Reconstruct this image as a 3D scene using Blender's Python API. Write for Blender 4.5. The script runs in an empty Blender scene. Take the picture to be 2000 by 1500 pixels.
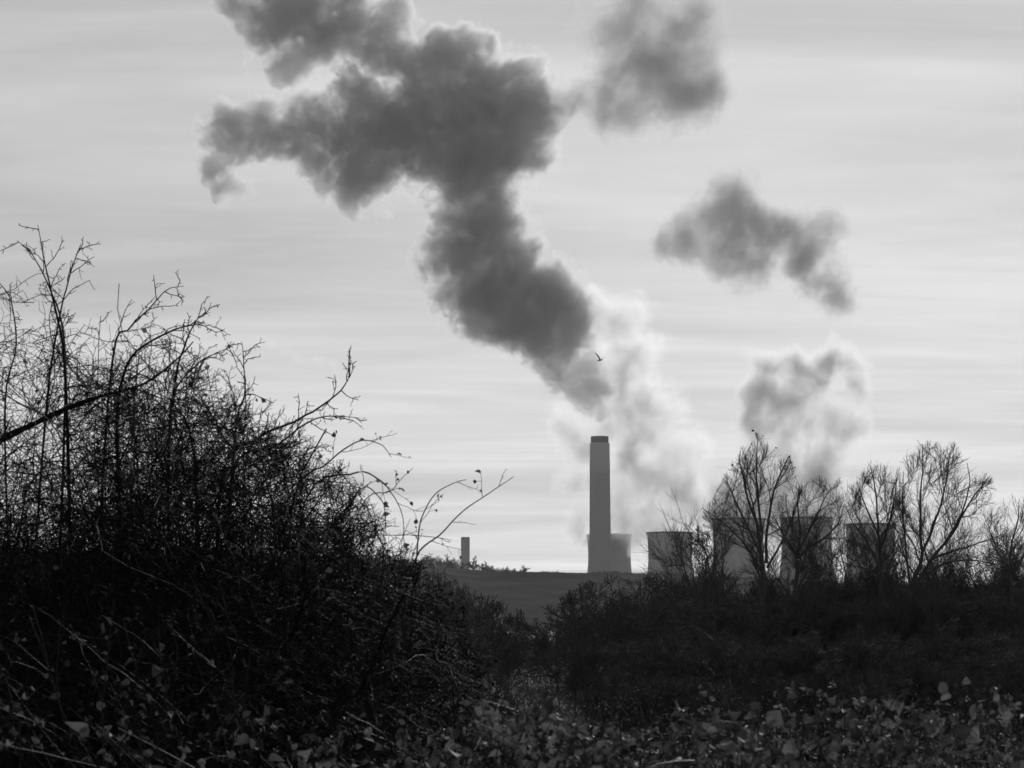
import bpy, bmesh, math, random
import numpy as np
from mathutils import Vector, noise as mnoise

SC = bpy.context.scene
COL = SC.collection
R = math.radians

# ------------------------------------------------------------------ camera
FPX = 4165.0            # focal length in pixels of the 2000 px wide photograph
PITCH = math.atan(475.0 / FPX)
EYE = np.array([0.0, 0.0, 1.7])
cam_d = bpy.data.cameras.new("camera")
cam = bpy.data.objects.new("camera", cam_d)
COL.objects.link(cam)
cam.location = EYE
cam.rotation_euler = (R(90) + PITCH, 0, 0)
cam_d.sensor_width = 36.0
cam_d.lens = 36.0 * FPX / 2000.0
cam_d.clip_start = 0.1
cam_d.clip_end = 20000.0
cam_d.dof.use_dof = True
cam_d.dof.focus_distance = 26.0
cam_d.dof.aperture_fstop = 10.5
SC.camera = cam

# ------------------------------------------------------------------ sky and sun
SUN_EL, SUN_AZ = R(24), R(13)          # behind the power station, above the frame, a little to the right
SKY_STRENGTH = 0.090
SUN_STRENGTH = 2.0
world = bpy.data.worlds.new("World")
SC.world = world
world.use_nodes = True
wt = world.node_tree
wt.nodes.clear()


class NT:
    """tiny helper to write node graphs"""
    def __init__(self, tree):
        self.t = tree

    def n(self, typ, **kw):
        nd = self.t.nodes.new(typ)
        for k, v in kw.items():
            setattr(nd, k, v)
        return nd

    def put(self, sock, v):
        if hasattr(v, "links") or isinstance(v, bpy.types.NodeSocket):
            self.t.links.new(v, sock)
        else:
            sock.default_value = v

    def math(self, op, a, b=None, c=None, clamp=False):
        nd = self.n("ShaderNodeMath", operation=op, use_clamp=clamp)
        for i, v in enumerate((a, b, c)):
            if v is not None:
                self.put(nd.inputs[i], v)
        return nd.outputs[0]

    def vmath(self, op, a, b=None, scale=None):
        nd = self.n("ShaderNodeVectorMath", operation=op)
        self.put(nd.inputs[0], a)
        if b is not None:
            self.put(nd.inputs[1], b)
        if scale is not None:
            self.put(nd.inputs["Scale"], scale)
        return nd.outputs["Value"] if op in ("LENGTH", "DISTANCE", "DOT_PRODUCT") else nd.outputs["Vector"]

    def noise(self, vec, scale, detail=3.0, rough=0.55, lac=2.0, dist=0.0, out=0):
        nd = self.n("ShaderNodeTexNoise")
        self.put(nd.inputs["Vector"], vec)
        nd.inputs["Scale"].default_value = scale
        nd.inputs["Detail"].default_value = detail
        nd.inputs["Roughness"].default_value = rough
        nd.inputs["Lacunarity"].default_value = lac
        nd.inputs["Distortion"].default_value = dist
        return nd.outputs[out]

    def ramp(self, fac, stops):
        nd = self.n("ShaderNodeValToRGB")
        cr = nd.color_ramp
        while len(cr.elements) < len(stops):
            cr.elements.new(0.5)
        for e, (p, v) in zip(cr.elements, stops):
            e.position = p
            e.color = (v, v, v, 1)
        self.put(nd.inputs[0], fac)
        return nd.outputs[0]

    def link(self, a, b):
        self.t.links.new(a, b)


w = NT(wt)
sky = w.n("ShaderNodeTexSky", sky_type='NISHITA')
sky.sun_disc = False
sky.sun_elevation = SUN_EL
sky.sun_rotation = SUN_AZ
sky.altitude = 50
sky.air_density = 1.3
sky.dust_density = 1.6
sky.ozone_density = 1.0
bw = w.n("ShaderNodeRGBToBW")
w.link(sky.outputs[0], bw.inputs[0])
# thin high cloud sheet: softens the range of the clear sky, streaks lie on a level sheet overhead
tc = w.n("ShaderNodeTexCoord")
gen = tc.outputs["Generated"]
sep = w.n("ShaderNodeSeparateXYZ")
w.link(gen, sep.inputs[0])
zc = w.math('ADD', w.math('MAXIMUM', sep.outputs[2], 0.0), 0.10)
px = w.math('DIVIDE', sep.outputs[0], zc)
py = w.math('DIVIDE', sep.outputs[1], zc)
cmb = w.n("ShaderNodeCombineXYZ")
w.link(w.math('ADD', w.math('MULTIPLY', px, 0.55), w.math('MULTIPLY', py, 0.12)), cmb.inputs[0])
w.link(w.math('MULTIPLY', py, 1.9), cmb.inputs[1])
n1 = w.noise(cmb.outputs[0], 0.8, 5.0, 0.55, dist=1.2)
n2 = w.noise(cmb.outputs[0], 3.1, 6.0, 0.62, dist=1.0)
streak = w.math('ADD', w.math('MULTIPLY', n1, 0.78), w.math('MULTIPLY', n2, 0.22))
veil = w.math('DIVIDE', w.math('MULTIPLY', bw.outputs[0], 8.5), w.math('ADD', bw.outputs[0], 2.2))   # bright veil of thin cloud: evens out the glare round the sun
lum = w.math('MULTIPLY', veil, w.math('MULTIPLY_ADD', w.math('SUBTRACT', streak, 0.5), 1.25, 1.0))
lum = w.math('MULTIPLY', lum, w.math('MULTIPLY_ADD', w.math('MAXIMUM', sep.outputs[2], 0.0), -0.85, 1.08))
grey = w.n("ShaderNodeCombineColor")
for i in range(3):
    w.link(lum, grey.inputs[i])
bg = w.n("ShaderNodeBackground")
w.link(grey.outputs[0], bg.inputs[0])
bg.inputs[1].default_value = SKY_STRENGTH
wo = w.n("ShaderNodeOutputWorld")
w.link(bg.outputs[0], wo.inputs[0])

sun_d = bpy.data.lights.new("sun", 'SUN')
sun_d.energy = SUN_STRENGTH
sun_d.angle = R(0.5)
sun_d.color = (1, 1, 1)                 # the photograph is black and white
sun = bpy.data.objects.new("sun", sun_d)
COL.objects.link(sun)
sdir = Vector((math.sin(SUN_AZ) * math.cos(SUN_EL), math.cos(SUN_AZ) * math.cos(SUN_EL), math.sin(SUN_EL)))
sun.rotation_euler = sdir.to_track_quat('Z', 'Y').to_euler()

SC.view_settings.view_transform = 'Standard'
SC.view_settings.look = 'None'
SC.view_settings.exposure = 0.0
SC.view_settings.gamma = 1.0
cy = SC.cycles
cy.use_denoising = True
cy.use_adaptive_sampling = True
cy.adaptive_threshold = 0.02
cy.max_bounces = 6
cy.diffuse_bounces = 2
cy.glossy_bounces = 2
cy.transmission_bounces = 4
cy.transparent_max_bounces = 8
cy.volume_bounces = 1
cy.volume_step_rate = 0.6
cy.volume_max_steps = 128
cy.caustics_reflective = False
cy.caustics_refractive = False
cy.sample_clamp_indirect = 4.0

# ------------------------------------------------------------------ helpers
CP, SP = math.cos(PITCH), math.sin(PITCH)


def at(X, Y, d):
    """point seen at photo pixel X, Y (2000 x 1500), d metres ahead along the level y axis"""
    u, v = (X - 1000.0) / FPX, (750.0 - Y) / FPX
    ry = CP - v * SP
    rz = SP + v * CP
    return EYE + np.array([u, ry, rz]) * (d / ry)


def tag(o, label=None, cat=None, group=None, kind=None):
    if label: o['label'] = label
    if cat: o['category'] = cat
    if group: o['group'] = group
    if kind: o['kind'] = kind
    return o


def empty(name, loc=(0, 0, 0)):
    o = bpy.data.objects.new(name, None)
    o.location = Vector(loc)
    o.empty_display_size = 0.2
    COL.objects.link(o)
    return o


def mesh_obj(name, blocks, mat, parent=None, smooth=True, loc=None):
    """blocks: list of (verts (n,3), faces (m,k)) with world coordinates; joined into one mesh object"""
    V, loops, starts, off, ls = [], [], [], 0, 0
    for v, f in blocks:
        if len(v) == 0:
            continue
        V.append(np.asarray(v, dtype=np.float32))
        f = np.asarray(f, dtype=np.int64)
        k = f.shape[1]
        loops.append((f + off).ravel())
        starts.append(np.arange(len(f)) * k + ls)
        off += len(v)
        ls += f.size
    V = np.concatenate(V)
    loops = np.concatenate(loops).astype(np.int32)
    starts = np.concatenate(starts).astype(np.int32)
    org = np.zeros(3)
    if parent is not None:
        org = np.array(parent.location)
    elif loc is not None:
        org = np.array(loc)
    V = V - org.astype(np.float32)
    me = bpy.data.meshes.new(name)
    me.vertices.add(len(V)); me.vertices.foreach_set("co", V.ravel())
    me.loops.add(len(loops)); me.loops.foreach_set("vertex_index", loops)
    me.polygons.add(len(starts)); me.polygons.foreach_set("loop_start", starts)
    me.update(calc_edges=True)
    me.validate()
    if smooth:
        me.polygons.foreach_set("use_smooth", np.ones(len(me.polygons), dtype=bool))
    me.materials.append(mat)
    o = bpy.data.objects.new(name, me)
    if name in ('berries', 'leaves', 'twigs', 'leaf_stalks'):
        o['kind'] = 'stuff'
    COL.objects.link(o)
    if parent is not None:
        o.parent = parent
    elif loc is not None:
        o.location = Vector(loc)
    return o


def norm(a):
    return a / np.maximum(np.linalg.norm(a, axis=-1, keepdims=True), 1e-9)


def grow(rng, P0, D0, L, K, wob=0.2, up=0.05, env=None):
    """N random-walk branches -> points (N, K+1, 3), radii scale by clipping against env"""
    N = len(P0)
    d = norm(D0)
    steps = []
    for k in range(K):
        d = norm(d + rng.normal(0, wob, (N, 3)) + np.array([0, 0, up]))
        steps.append(d)
    S = np.stack(steps, 1)
    def pts(L_):
        seg = S * (L_ / K)[:, None, None]
        return np.concatenate([P0[:, None, :], P0[:, None, :] + np.cumsum(seg, 1)], 1)
    P = pts(L)
    if env is not None:
        for _ in range(2):
            bad = ~env(P)
            bad[:, 0] = False
            anyb = bad.any(1)
            first = np.where(anyb, bad.argmax(1), K)
            fr = np.maximum((first - rng.random(N) * 1.0) / K, 0.06)
            L = np.where(anyb, L * np.minimum(fr, 1), L)
            P = pts(L)
    return P, L


def tube(P, r0, r1, sides=3, pw=1.0):
    N, K1, _ = P.shape
    T = np.gradient(P, axis=1)
    T = norm(T)
    ref = norm(P[:, -1] - P[:, 0])
    alt = np.where(np.abs(ref[:, 2:3]) < 0.8, np.array([[0, 0, 1.0]]), np.array([[1.0, 0, 0]]))
    U = norm(np.cross(T, alt[:, None, :]))
    W = np.cross(T, U)
    t = np.linspace(0, 1, K1) ** pw
    r = np.asarray(r0)[:, None] * (1 - t) + np.asarray(r1)[:, None] * t
    a = np.arange(sides) * 2 * np.pi / sides
    V = P[:, :, None, :] + r[:, :, None, None] * (np.cos(a)[None, None, :, None] * U[:, :, None, :] + np.sin(a)[None, None, :, None] * W[:, :, None, :])
    idx = np.arange(N * K1 * sides).reshape(N, K1, sides)
    q = np.stack([idx[:, :-1, :], idx[:, 1:, :], np.roll(idx, -1, 2)[:, 1:, :], np.roll(idx, -1, 2)[:, :-1, :]], -1)
    return V.reshape(-1, 3), q.reshape(-1, 4)[:, ::-1]


def kids(rng, P, r0, r1, L, n, t0=0.15, t1=1.0, ang=(35, 65), ratio=0.45, taper=0.5, rr=0.6, rmin=0.0015, flat=None):
    """children of every branch: origins, directions, lengths, base radii"""
    N, K1, _ = P.shape
    t = t0 + (t1 - t0) * (np.arange(n)[None, :] + rng.random((N, n))) / n
    f = t * (K1 - 1)
    i = np.minimum(f.astype(int), K1 - 2)
    fr = (f - i)[..., None]
    ar = np.arange(N)[:, None]
    A, B = P[ar, i], P[ar, i + 1]
    O = A * (1 - fr) + B * fr
    T = norm(B - A)
    rnd = rng.normal(0, 1, O.shape)
    if flat is not None:
        rnd = rnd * np.array(flat)
    side = norm(rnd - (rnd * T).sum(-1, keepdims=True) * T)
    th = np.radians(rng.uniform(ang[0], ang[1], t.shape))[..., None]
    D = T * np.cos(th) + side * np.sin(th)
    Lc = L[:, None] * ratio * (1 - taper * t) * rng.uniform(0.55, 1.35, t.shape)
    rp = np.asarray(r0)[:, None] * (1 - t) + np.asarray(r1)[:, None] * t
    rc = np.maximum(rp * rr, rmin)
    return O.reshape(-1, 3), D.reshape(-1, 3), Lc.ravel(), rc.ravel()


LEAF_V = np.array([[0, 0, 0], [.28, .2, .05], [.38, .5, .07], [.24, .8, .03], [0, 1.05, -.1], [-.24, .8, .03], [-.38, .5, .07], [-.28, .2, .05],
                   [0, .25, -.03], [0, .5, -.02], [0, .8, -.04]], dtype=float)
LEAF_F3 = [[0, 1, 8], [0, 8, 7], [3, 4, 10], [4, 5, 10], [1, 2, 9], [1, 9, 8], [7, 8, 9], [7, 9, 6], [2, 3, 10], [2, 10, 9], [6, 9, 10], [6, 10, 5]]


def leaves(rng, P, D, size, curl=0.35, droop=0.3, width=1.0):
    """one leaf blade per point; D = direction it grows, size (n,)"""
    n = len(P)
    D = norm(D + rng.normal(0, 0.5, (n, 3)) + np.array([0, 0, -droop]))
    N_ = norm(rng.normal(0, 1, (n, 3)) + np.array([0, 0, 0.8]))
    X = norm(np.cross(D, N_))
    Z = np.cross(X, D)
    lv = np.repeat(LEAF_V[None], n, 0).copy()
    lv[:, :, 0] *= width * rng.uniform(0.8, 1.15, (n, 1))
    c = rng.uniform(-curl * 0.4, curl, (n, 1))
    lv[:, :, 2] += -c * lv[:, :, 1] ** 2 + rng.uniform(0.3, 1.4, (n, 1)) * np.abs(lv[:, :, 0]) * 0.5
    lv *= size[:, None, None]
    V = P[:, None] + lv[..., 0:1] * X[:, None] + lv[..., 1:2] * D[:, None] + lv[..., 2:3] * Z[:, None]
    F = (np.array(LEAF_F3)[None] + (np.arange(n) * len(LEAF_V))[:, None, None]).reshape(-1, 3)
    return V.reshape(-1, 3), F


OCT_V = np.array([[1, 0, 0], [-1, 0, 0], [0, 1, 0], [0, -1, 0], [0, 0, 1.1], [0, 0, -1.1]], dtype=float)
OCT_F = np.array([[0, 2, 4], [2, 1, 4], [1, 3, 4], [3, 0, 4], [2, 0, 5], [1, 2, 5], [3, 1, 5], [0, 3, 5]])


def berries(P, r):
    V = P[:, None] + OCT_V[None] * np.asarray(r)[:, None, None]
    F = (OCT_F[None] + (np.arange(len(P)) * 6)[:, None, None]).reshape(-1, 3)
    return V.reshape(-1, 3), F


def spline(pts, n):
    """Catmull-Rom through pts -> n+1 samples"""
    p = np.asarray(pts, dtype=float)
    p = np.vstack([2 * p[0] - p[1], p, 2 * p[-1] - p[-2]])
    out = []
    m = len(p) - 3
    for s in np.linspace(0, m - 1e-6, n + 1):
        i = int(s); t = s - i
        a, b, c, d = p[i:i + 4]
        out.append(0.5 * ((2 * b) + (-a + c) * t + (2 * a - 5 * b + 4 * c - d) * t * t + (-a + 3 * b - 3 * c + d) * t ** 3))
    return np.array(out)


# ------------------------------------------------------------------ materials
def pbr(name, base, rough=0.8, var=0.0, scale=8.0, spec=0.5, bump=0.0, island=0.0, trans=0.0):
    m = bpy.data.materials.new(name)
    m.use_nodes = True
    t = NT(m.node_tree)
    m.node_tree.nodes.clear()
    out = t.n("ShaderNodeOutputMaterial")
    b = t.n("ShaderNodeBsdfPrincipled")
    b.inputs["Roughness"].default_value = rough
    b.inputs["Specular IOR Level"].default_value = spec
    tcn = t.n("ShaderNodeTexCoord")
    val = None
    if var > 0:
        nz = t.noise(tcn.outputs["Object"], scale, 5.0, 0.6)
        val = t.math('MULTIPLY', t.math('MULTIPLY_ADD', t.math('SUBTRACT', nz, 0.5), 2 * var, 1.0), base)
    if island > 0:
        g = t.n("ShaderNodeNewGeometry")
        isl = t.math('MULTIPLY_ADD', t.math('SUBTRACT', g.outputs["Random Per Island"], 0.5), 2 * island, 1.0)
        val = t.math('MULTIPLY', isl, val if val is not None else base)
    if val is None:
        b.inputs["Base Color"].default_value = (base, base, base, 1)
        col = None
    else:
        cc = t.n("ShaderNodeCombineColor")
        for i in range(3):
            t.link(val, cc.inputs[i])
        col = cc.outputs[0]
        t.link(col, b.inputs["Base Color"])
    if bump > 0:
        bn = t.n("ShaderNodeBump")
        bn.inputs["Strength"].default_value = bump
        t.link(t.noise(tcn.outputs["Object"], scale * 3, 4.0, 0.6), bn.inputs["Height"])
        t.link(bn.outputs[0], b.inputs["Normal"])
    sh = b.outputs[0]
    if trans > 0:
        tr = t.n("ShaderNodeBsdfTranslucent")
        if col is not None:
            t.link(col, tr.inputs[0])
        else:
            tr.inputs[0].default_value = (base, base, base, 1)
        mx = t.n("ShaderNodeMixShader")
        mx.inputs[0].default_value = trans
        t.link(b.outputs[0], mx.inputs[1]); t.link(tr.outputs[0], mx.inputs[2])
        sh = mx.outputs[0]
    t.link(sh, out.inputs[0])
    return m


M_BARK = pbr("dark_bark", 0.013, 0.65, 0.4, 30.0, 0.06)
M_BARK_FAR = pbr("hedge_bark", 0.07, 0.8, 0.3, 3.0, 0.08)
M_LEAF = pbr("bramble_leaf", 0.12, 0.65, 0.5, 70.0, 0.2, island=0.85, trans=0.35)
M_LEAF_DEAD = pbr("dry_leaf", 0.10, 0.75, 0.2, 40.0, 0.2, island=0.7, trans=0.35)
M_BERRY = pbr("berry_skin", 0.03, 0.3, 0, 1, 0.4)
M_CANE = pbr("bramble_cane", 0.018, 0.5, 0.3, 20.0, 0.12)
M_GROUND = pbr("winter_ground", 0.03, 0.9, 0.5, 0.35, 0.2, bump=0.4)
M_UNDER = pbr("dead_stems", 0.05, 0.7, 0.3, 30.0, 0.2, island=0.7, trans=0.3)
M_GRASS = pbr("wet_grass", 0.06, 0.2, 0.3, 5.0, 0.6, island=0.6)
M_HILL = pbr("hill_pasture", 0.062, 1.0, 0.9, 0.03, 0.0)
M_WOOD_FAR = pbr("ridge_wood", 0.05, 0.9, 0.3, 0.05, 0.1)
M_CONC = pbr("tower_concrete", 0.33, 0.9, 0.12, 0.05, 0.2)
M_CONC_DARK = pbr("chimney_concrete", 0.28, 0.9, 0.10, 0.03, 0.2)
M_CONC_PALE = pbr("chimney_pale_band", 0.40, 0.9, 0.08, 0.03, 0.2)
M_FLUE = pbr("chimney_flue", 0.10, 0.85, 0.1, 0.1, 0.2)
M_RIM = pbr("tower_rim", 0.15, 0.9, 0.1, 0.05, 0.2)
M_INNER = pbr("tower_lining", 0.12, 0.9, 0.1, 0.05, 0.2)
M_FEATHER = pbr("dark_feathers", 0.04, 0.7, 0.2, 20.0, 0.2)

# ------------------------------------------------------------------ ground and hill
def ground_z(x, y):
    return 0.06 * np.sin(x * 0.9 + y * 0.31) + 0.05 * np.sin(x * 0.37 - y * 0.8)

ys = np.concatenate([np.linspace(-45, 130, 120), np.geomspace(136, 4300, 40)])
xs = np.concatenate([-np.geomspace(1500, 32, 26), np.linspace(-30, 30, 61), np.geomspace(32, 1500, 26)])
GX, GY = np.meshgrid(xs, ys)
fade = np.clip(1 - (GY - 60) / 60, 0, 1)
GZ = ground_z(GX, GY) * fade * 0.8
idx = np.arange(GX.size).reshape(GX.shape)
quads = np.stack([idx[:-1, :-1], idx[:-1, 1:], idx[1:, 1:], idx[1:, :-1]], -1).reshape(-1, 4)
g = mesh_obj("ground", [(np.stack([GX, GY, GZ], -1).reshape(-1, 3), quads)], M_GROUND)
tag(g, "rough winter field behind the hedges", "ground", kind="structure")

# ridge line as seen in the photograph, photo pixels
RIDGE = [(-700, 1075), (300, 1080), (700, 1096), (830, 1104), (950, 1116), (1150, 1120), (1260, 1122), (1450, 1130), (1650, 1140), (2000, 1150), (2700, 1165)]
RD = 1500.0
rx = np.array([at(p[0], p[1], RD)[0] for p in RIDGE])
rz = np.array([at(p[0], p[1], RD)[2] for p in RIDGE])


def ridge_z(x):
    return np.interp(x, rx, rz)

hx = np.linspace(-640, 640, 161)
hy = np.concatenate([np.linspace(900, 1560, 34), np.linspace(1590, 1900, 8)])
HX, HY = np.meshgrid(hx, hy)
tt = np.clip((HY - 900) / 600.0, 0, 1)
prof = tt * tt * (3 - 2 * tt)
back = np.clip((HY - 1510) / 390.0, 0, 1)
HZ = ridge_z(HX) * (prof - back * back * 0.8) - 0.4
HZ += np.array([[0.5 * mnoise.noise(Vector((a * 0.02, b * 0.02, 3))) for a in hx] for b in hy]) * (prof > 0.05)
idx = np.arange(HX.size).reshape(HX.shape)
quads = np.stack([idx[:-1, :-1], idx[:-1, 1:], idx[1:, 1:], idx[1:, :-1]], -1).reshape(-1, 4)
h = mesh_obj("hill", [(np.stack([HX, HY, HZ], -1).reshape(-1, 3), quads)], M_HILL)
tag(h, "long low grassy hill in front of the power station", "hill", kind="structure")

# ------------------------------------------------------------------ power station
def lathe(prof, sides=64, close=False):
    a = np.arange(sides) * 2 * np.pi / sides
    V = np.array([[r * math.cos(t), r * math.sin(t), z] for r, z in prof for t in a])
    idx = np.arange(len(prof) * sides).reshape(len(prof), sides)
    nx = np.roll(idx, -1, 1)
    q = np.stack([idx[:-1], nx[:-1], nx[1:], idx[1:]], -1).reshape(-1, 4)
    return V, q


def cooling_tower(X, w_px, label, top=112.0, dtop=None):
    d = FPX * 54.0 / w_px
    base = at(X, 1225, d); base[2] = 0
    root = empty("cooling_tower", base)
    tag(root, label, "cooling tower", "hyperbolic cooling towers of the power station")
    zt, rt, c = 86.0, 25.4, None
    cu = (top - zt) / math.sqrt((27.0 / rt) ** 2 - 1)
    cl = zt / math.sqrt((43.0 / rt) ** 2 - 1)
    rad = lambda z: rt * math.sqrt(1 + ((z - zt) / (cu if z > zt else cl)) ** 2)
    P = [(rad(z), z) for z in np.linspace(0, top - 1.8, 40)]
    V, q = lathe(P, 72)
    mesh_obj("shell", [(V + base, q)], M_CONC, root)
    V, q = lathe([(27.0, top - 1.8), (27.6, top - 1.8), (27.6, top), (26.4, top), (26.4, top - 1.8)], 72)
    mesh_obj("rim", [(V + base, q)], M_RIM, root)
    V, q = lathe([(rad(z) - 0.6, z) for z in np.linspace(60, top - 1.75, 14)], 72)
    mesh_obj("lining", [(V + base, q[:, ::-1])], M_INNER, root)
    return root

cooling_tower(1191, 88, "cooling tower standing half hidden behind the tall chimney")
cooling_tower(1310, 90, "cooling tower just right of the tall chimney, standing clear with no tree before it")
cooling_tower(1444, 103, "cooling tower behind the tallest bare tree with leaf scraps at its tips")
cooling_tower(1578, 103, "second cooling tower from the right, behind the small forked bare tree", top=113)
cooling_tower(1704, 98, "rightmost cooling tower, behind the narrow upright bare tree")

d = 2228.0
base = at(1173, 1225, d); base[2] = 0
ch = empty("chimney", base)
tag(ch, "very tall tapering concrete chimney with paler upper band and dark narrow top", "chimney")
s = d / FPX
zof = lambda Y: at(1173, Y, d)[2]
V, q = lathe([(23.0 * s, 0), (21.5 * s, zof(1120)), (20.3 * s, zof(980)), (19.8 * s, zof(925))], 48)
mesh_obj("shaft", [(V + base, q)], M_CONC_DARK, ch)
V, q = lathe([(19.8 * s, zof(925)), (20.1 * s, zof(924.5)), (19.2 * s, zof(867)), (18.9 * s, zof(865.6)), (17.0 * s, zof(865.4))], 48)
mesh_obj("upper_band", [(V + base, q)], M_CONC_PALE, ch)
V, q = lathe([(17.3 * s, zof(866)), (17.3 * s, zof(854.0)), (17.5 * s, zof(853.6)), (17.5 * s, zof(852.8)), (15.0 * s, zof(852.8)), (15.0 * s, zof(858)), (0.1, zof(858))], 48)
mesh_obj("flue_top", [(V + base, q)], M_FLUE, ch)

d = 2300.0
base = at(908.5, 1225, d); base[2] = 0
ch = empty("chimney", base)
tag(ch, "short square grey chimney standing alone beyond the ridge, left of the towers", "chimney")
s = d / FPX


def box(cx, cy, z0, z1, hx_, hy_):
    V = np.array([[cx + sx * hx_, cy + sy * hy_, z] for z in (z0, z1) for sx, sy in ((-1, -1), (1, -1), (1, 1), (-1, 1))])
    F = np.array([[0, 3, 2, 1], [4, 5, 6, 7], [0, 1, 5, 4], [1, 2, 6, 5], [2, 3, 7, 6], [3, 0, 4, 7]])
    return V, F

zt = at(908, 1050, d)[2]
mesh_obj("shaft", [box(base[0], base[1], 0, zt - 1.0, 8.4 * s, 8.4 * s)], M_CONC_DARK, ch, smooth=False)
mesh_obj("cap", [box(base[0], base[1], zt - 0.998, zt, 8.7 * s, 8.7 * s), box(base[0] - 3 * s, base[1], zt + 0.002, zt + 0.7, 3.2 * s, 3 * s),
                 box(base[0] + 4.5 * s, base[1], zt + 0.002, zt + 0.6, 3.0 * s, 3 * s)], M_RIM, ch, smooth=False)

# ------------------------------------------------------------------ steam
def steam(name, label, cat, blobs, d, dens=0.03, seed=1, spread=0.5, amp=1.7, nscale=34.0, soft=0.22, cut=0.05, fmax=0.8, puff=0.7, rs=1.0, fine=0.9, step=0.8, aniso=0.42, albedo=0.97, depth_lean=0.0):
    """a plume: overlapping round puffs with torn, billowing edges; volume only"""
    rng = random.Random(seed)
    s = d / FPX
    cs = []
    for (X, Y, r) in blobs:
        dd = d + rng.uniform(-1, 1) * spread * r * s + depth_lean * (850 - Y) * s
        p = at(X, Y, dd)
        cs.append((Vector(p), r * s * rs))
    # closed outer skin
    bm = bmesh.new()
    for c, r in cs:
        from mathutils import Matrix
        bmesh.ops.create_icosphere(bm, subdivisions=2, radius=r * 1.5, matrix=Matrix.Translation(c))
    me = bpy.data.meshes.new("tmp")
    bm.to_mesh(me); bm.free()
    ob = bpy.data.objects.new("tmp", me)
    COL.objects.link(ob)
    md = ob.modifiers.new("r", 'REMESH'); md.mode = 'VOXEL'; md.voxel_size = 5.0
    bpy.context.view_layer.update()
    dg = bpy.context.evaluated_depsgraph_get()
    me2 = bpy.data.meshes.new_from_object(ob.evaluated_get(dg))
    bpy.data.objects.remove(ob); bpy.data.meshes.remove(me)
    me2.name = name
    o = bpy.data.objects.new(name, me2)
    COL.objects.link(o)
    tag(o, label, cat)
    # material
    m = bpy.data.materials.new(name + "_vapour")
    m.use_nodes = True
    m.node_tree.nodes.clear()
    t = NT(m.node_tree)
    geo = t.n("ShaderNodeNewGeometry")
    P = geo.outputs["Position"]
    wv = t.noise(t.vmath('ADD', P, (seed * 37.0, 0, 0)), 1 / (nscale * 2.2), 1.0, 0.5, out=1)
    off = t.vmath('SCALE', t.vmath('SUBTRACT', wv, (0.5, 0.5, 0.5)), scale=nscale * 1.3)
    Q = t.vmath('ADD', P, off)
    f = None
    for c, r in cs:
        g_ = t.math('MULTIPLY_ADD', t.vmath('DISTANCE', Q, tuple(c)), -1.0 / r, 1.0)
        f = g_ if f is None else t.math('SMOOTH_MAX', f, g_, 0.3)
    nz = t.noise(Q, 1 / nscale, 6.0, 0.72, 2.1)
    vo = t.n("ShaderNodeTexVoronoi", feature='F1', voronoi_dimensions='3D')
    t.link(Q, vo.inputs["Vector"])
    vo.inputs["Scale"].default_value = 1.4 / nscale
    vo.inputs["Detail"].default_value = 2.0
    vo.inputs["Roughness"].default_value = 0.7
    vo.inputs["Lacunarity"].default_value = 2.3
    vo.normalize = True
    nf = t.noise(P, 1 / 8.0, 3.0, 0.62, 2.2)
    e = t.math('MULTIPLY_ADD', nz, amp, t.math('MINIMUM', f, fmax))
    e = t.math('MULTIPLY_ADD', nf, fine, e)
    e = t.math('MULTIPLY_ADD', vo.outputs["Distance"], -puff, e)
    dn = t.math('DIVIDE', t.math('SUBTRACT', e, cut + 0.5 * amp + 0.5 * fine - 0.32 * puff), soft, clamp=True)
    dn = t.math('MULTIPLY', dn, dens)
    pv = t.n("ShaderNodeVolumePrincipled")
    pv.inputs["Color"].default_value = (albedo, albedo, albedo, 1)
    pv.inputs["Anisotropy"].default_value = aniso
    t.link(dn, pv.inputs["Density"])
    out = t.n("ShaderNodeOutputMaterial")
    t.link(pv.outputs[0], out.inputs["Volume"])
    m.cycles.volume_step_rate = step
    me2.materials.clear()
    me2.materials.append(m)
    return o

MAIN = [(1168, 790, 20), (1172, 745, 30), (1135, 765, 32), (1150, 725, 40), (1100, 715, 42), (1070, 690, 30), (1085, 665, 45), (1125, 640, 48), (1050, 640, 52),
        (1000, 610, 55), (1060, 590, 75), (1110, 590, 42), (950, 600, 62), (980, 550, 85), (920, 570, 62), (890, 510, 62), (920, 450, 68), (1035, 495, 35),
        (990, 480, 60), (930, 400, 62), (955, 350, 62), (965, 420, 48), (1165, 800, 16), (880, 430, 40), (980, 290, 78), (900, 290, 90), (1020, 235, 68), (1040, 175, 42), (930, 200, 100), (830, 235, 98),
        (755, 250, 88), (720, 335, 62), (690, 370, 40), (655, 265, 68), (590, 245, 62), (530, 245, 55), (475, 250, 50), (428, 270, 40), (420, 325, 34), (455, 365, 30), (640, 350, 34),
        (700, 200, 55), (880, 130, 55), (915, 90, 36), (955, 88, 34), (1040, 140, 28), (600, 310, 42),
        (480, 5, 52), (540, 50, 66), (575, 115, 46), (630, 60, 66), (700, 60, 68), (740, 105, 52), (800, 115, 50), (850, 110, 40), (690, -10, 60), (600, -20, 60), (770, 30, 30)]
steam("steam_plume", "huge dark backlit steam plume rising from the chimney top and spreading left into a cloud", "steam plume", MAIN, 2260, dens=0.08, seed=3, spread=0.4, rs=1.2, amp=3.1, albedo=0.995, soft=0.3, fmax=1.0, step=0.5, aniso=0.43)
UR = [(1130, 192, 40), (1178, 190, 44), (1210, 60, 52), (1240, 15, 52), (1255, 90, 58), (1195, 130, 40), (1280, 150, 62), (1335, 175, 62), (1385, 175, 46),
      (1190, 225, 34), (1245, 210, 42), (1330, 60, 50), (1375, 90, 42), (1380, 20, 36), (1310, 110, 55), (1092, 186, 32)]
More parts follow.
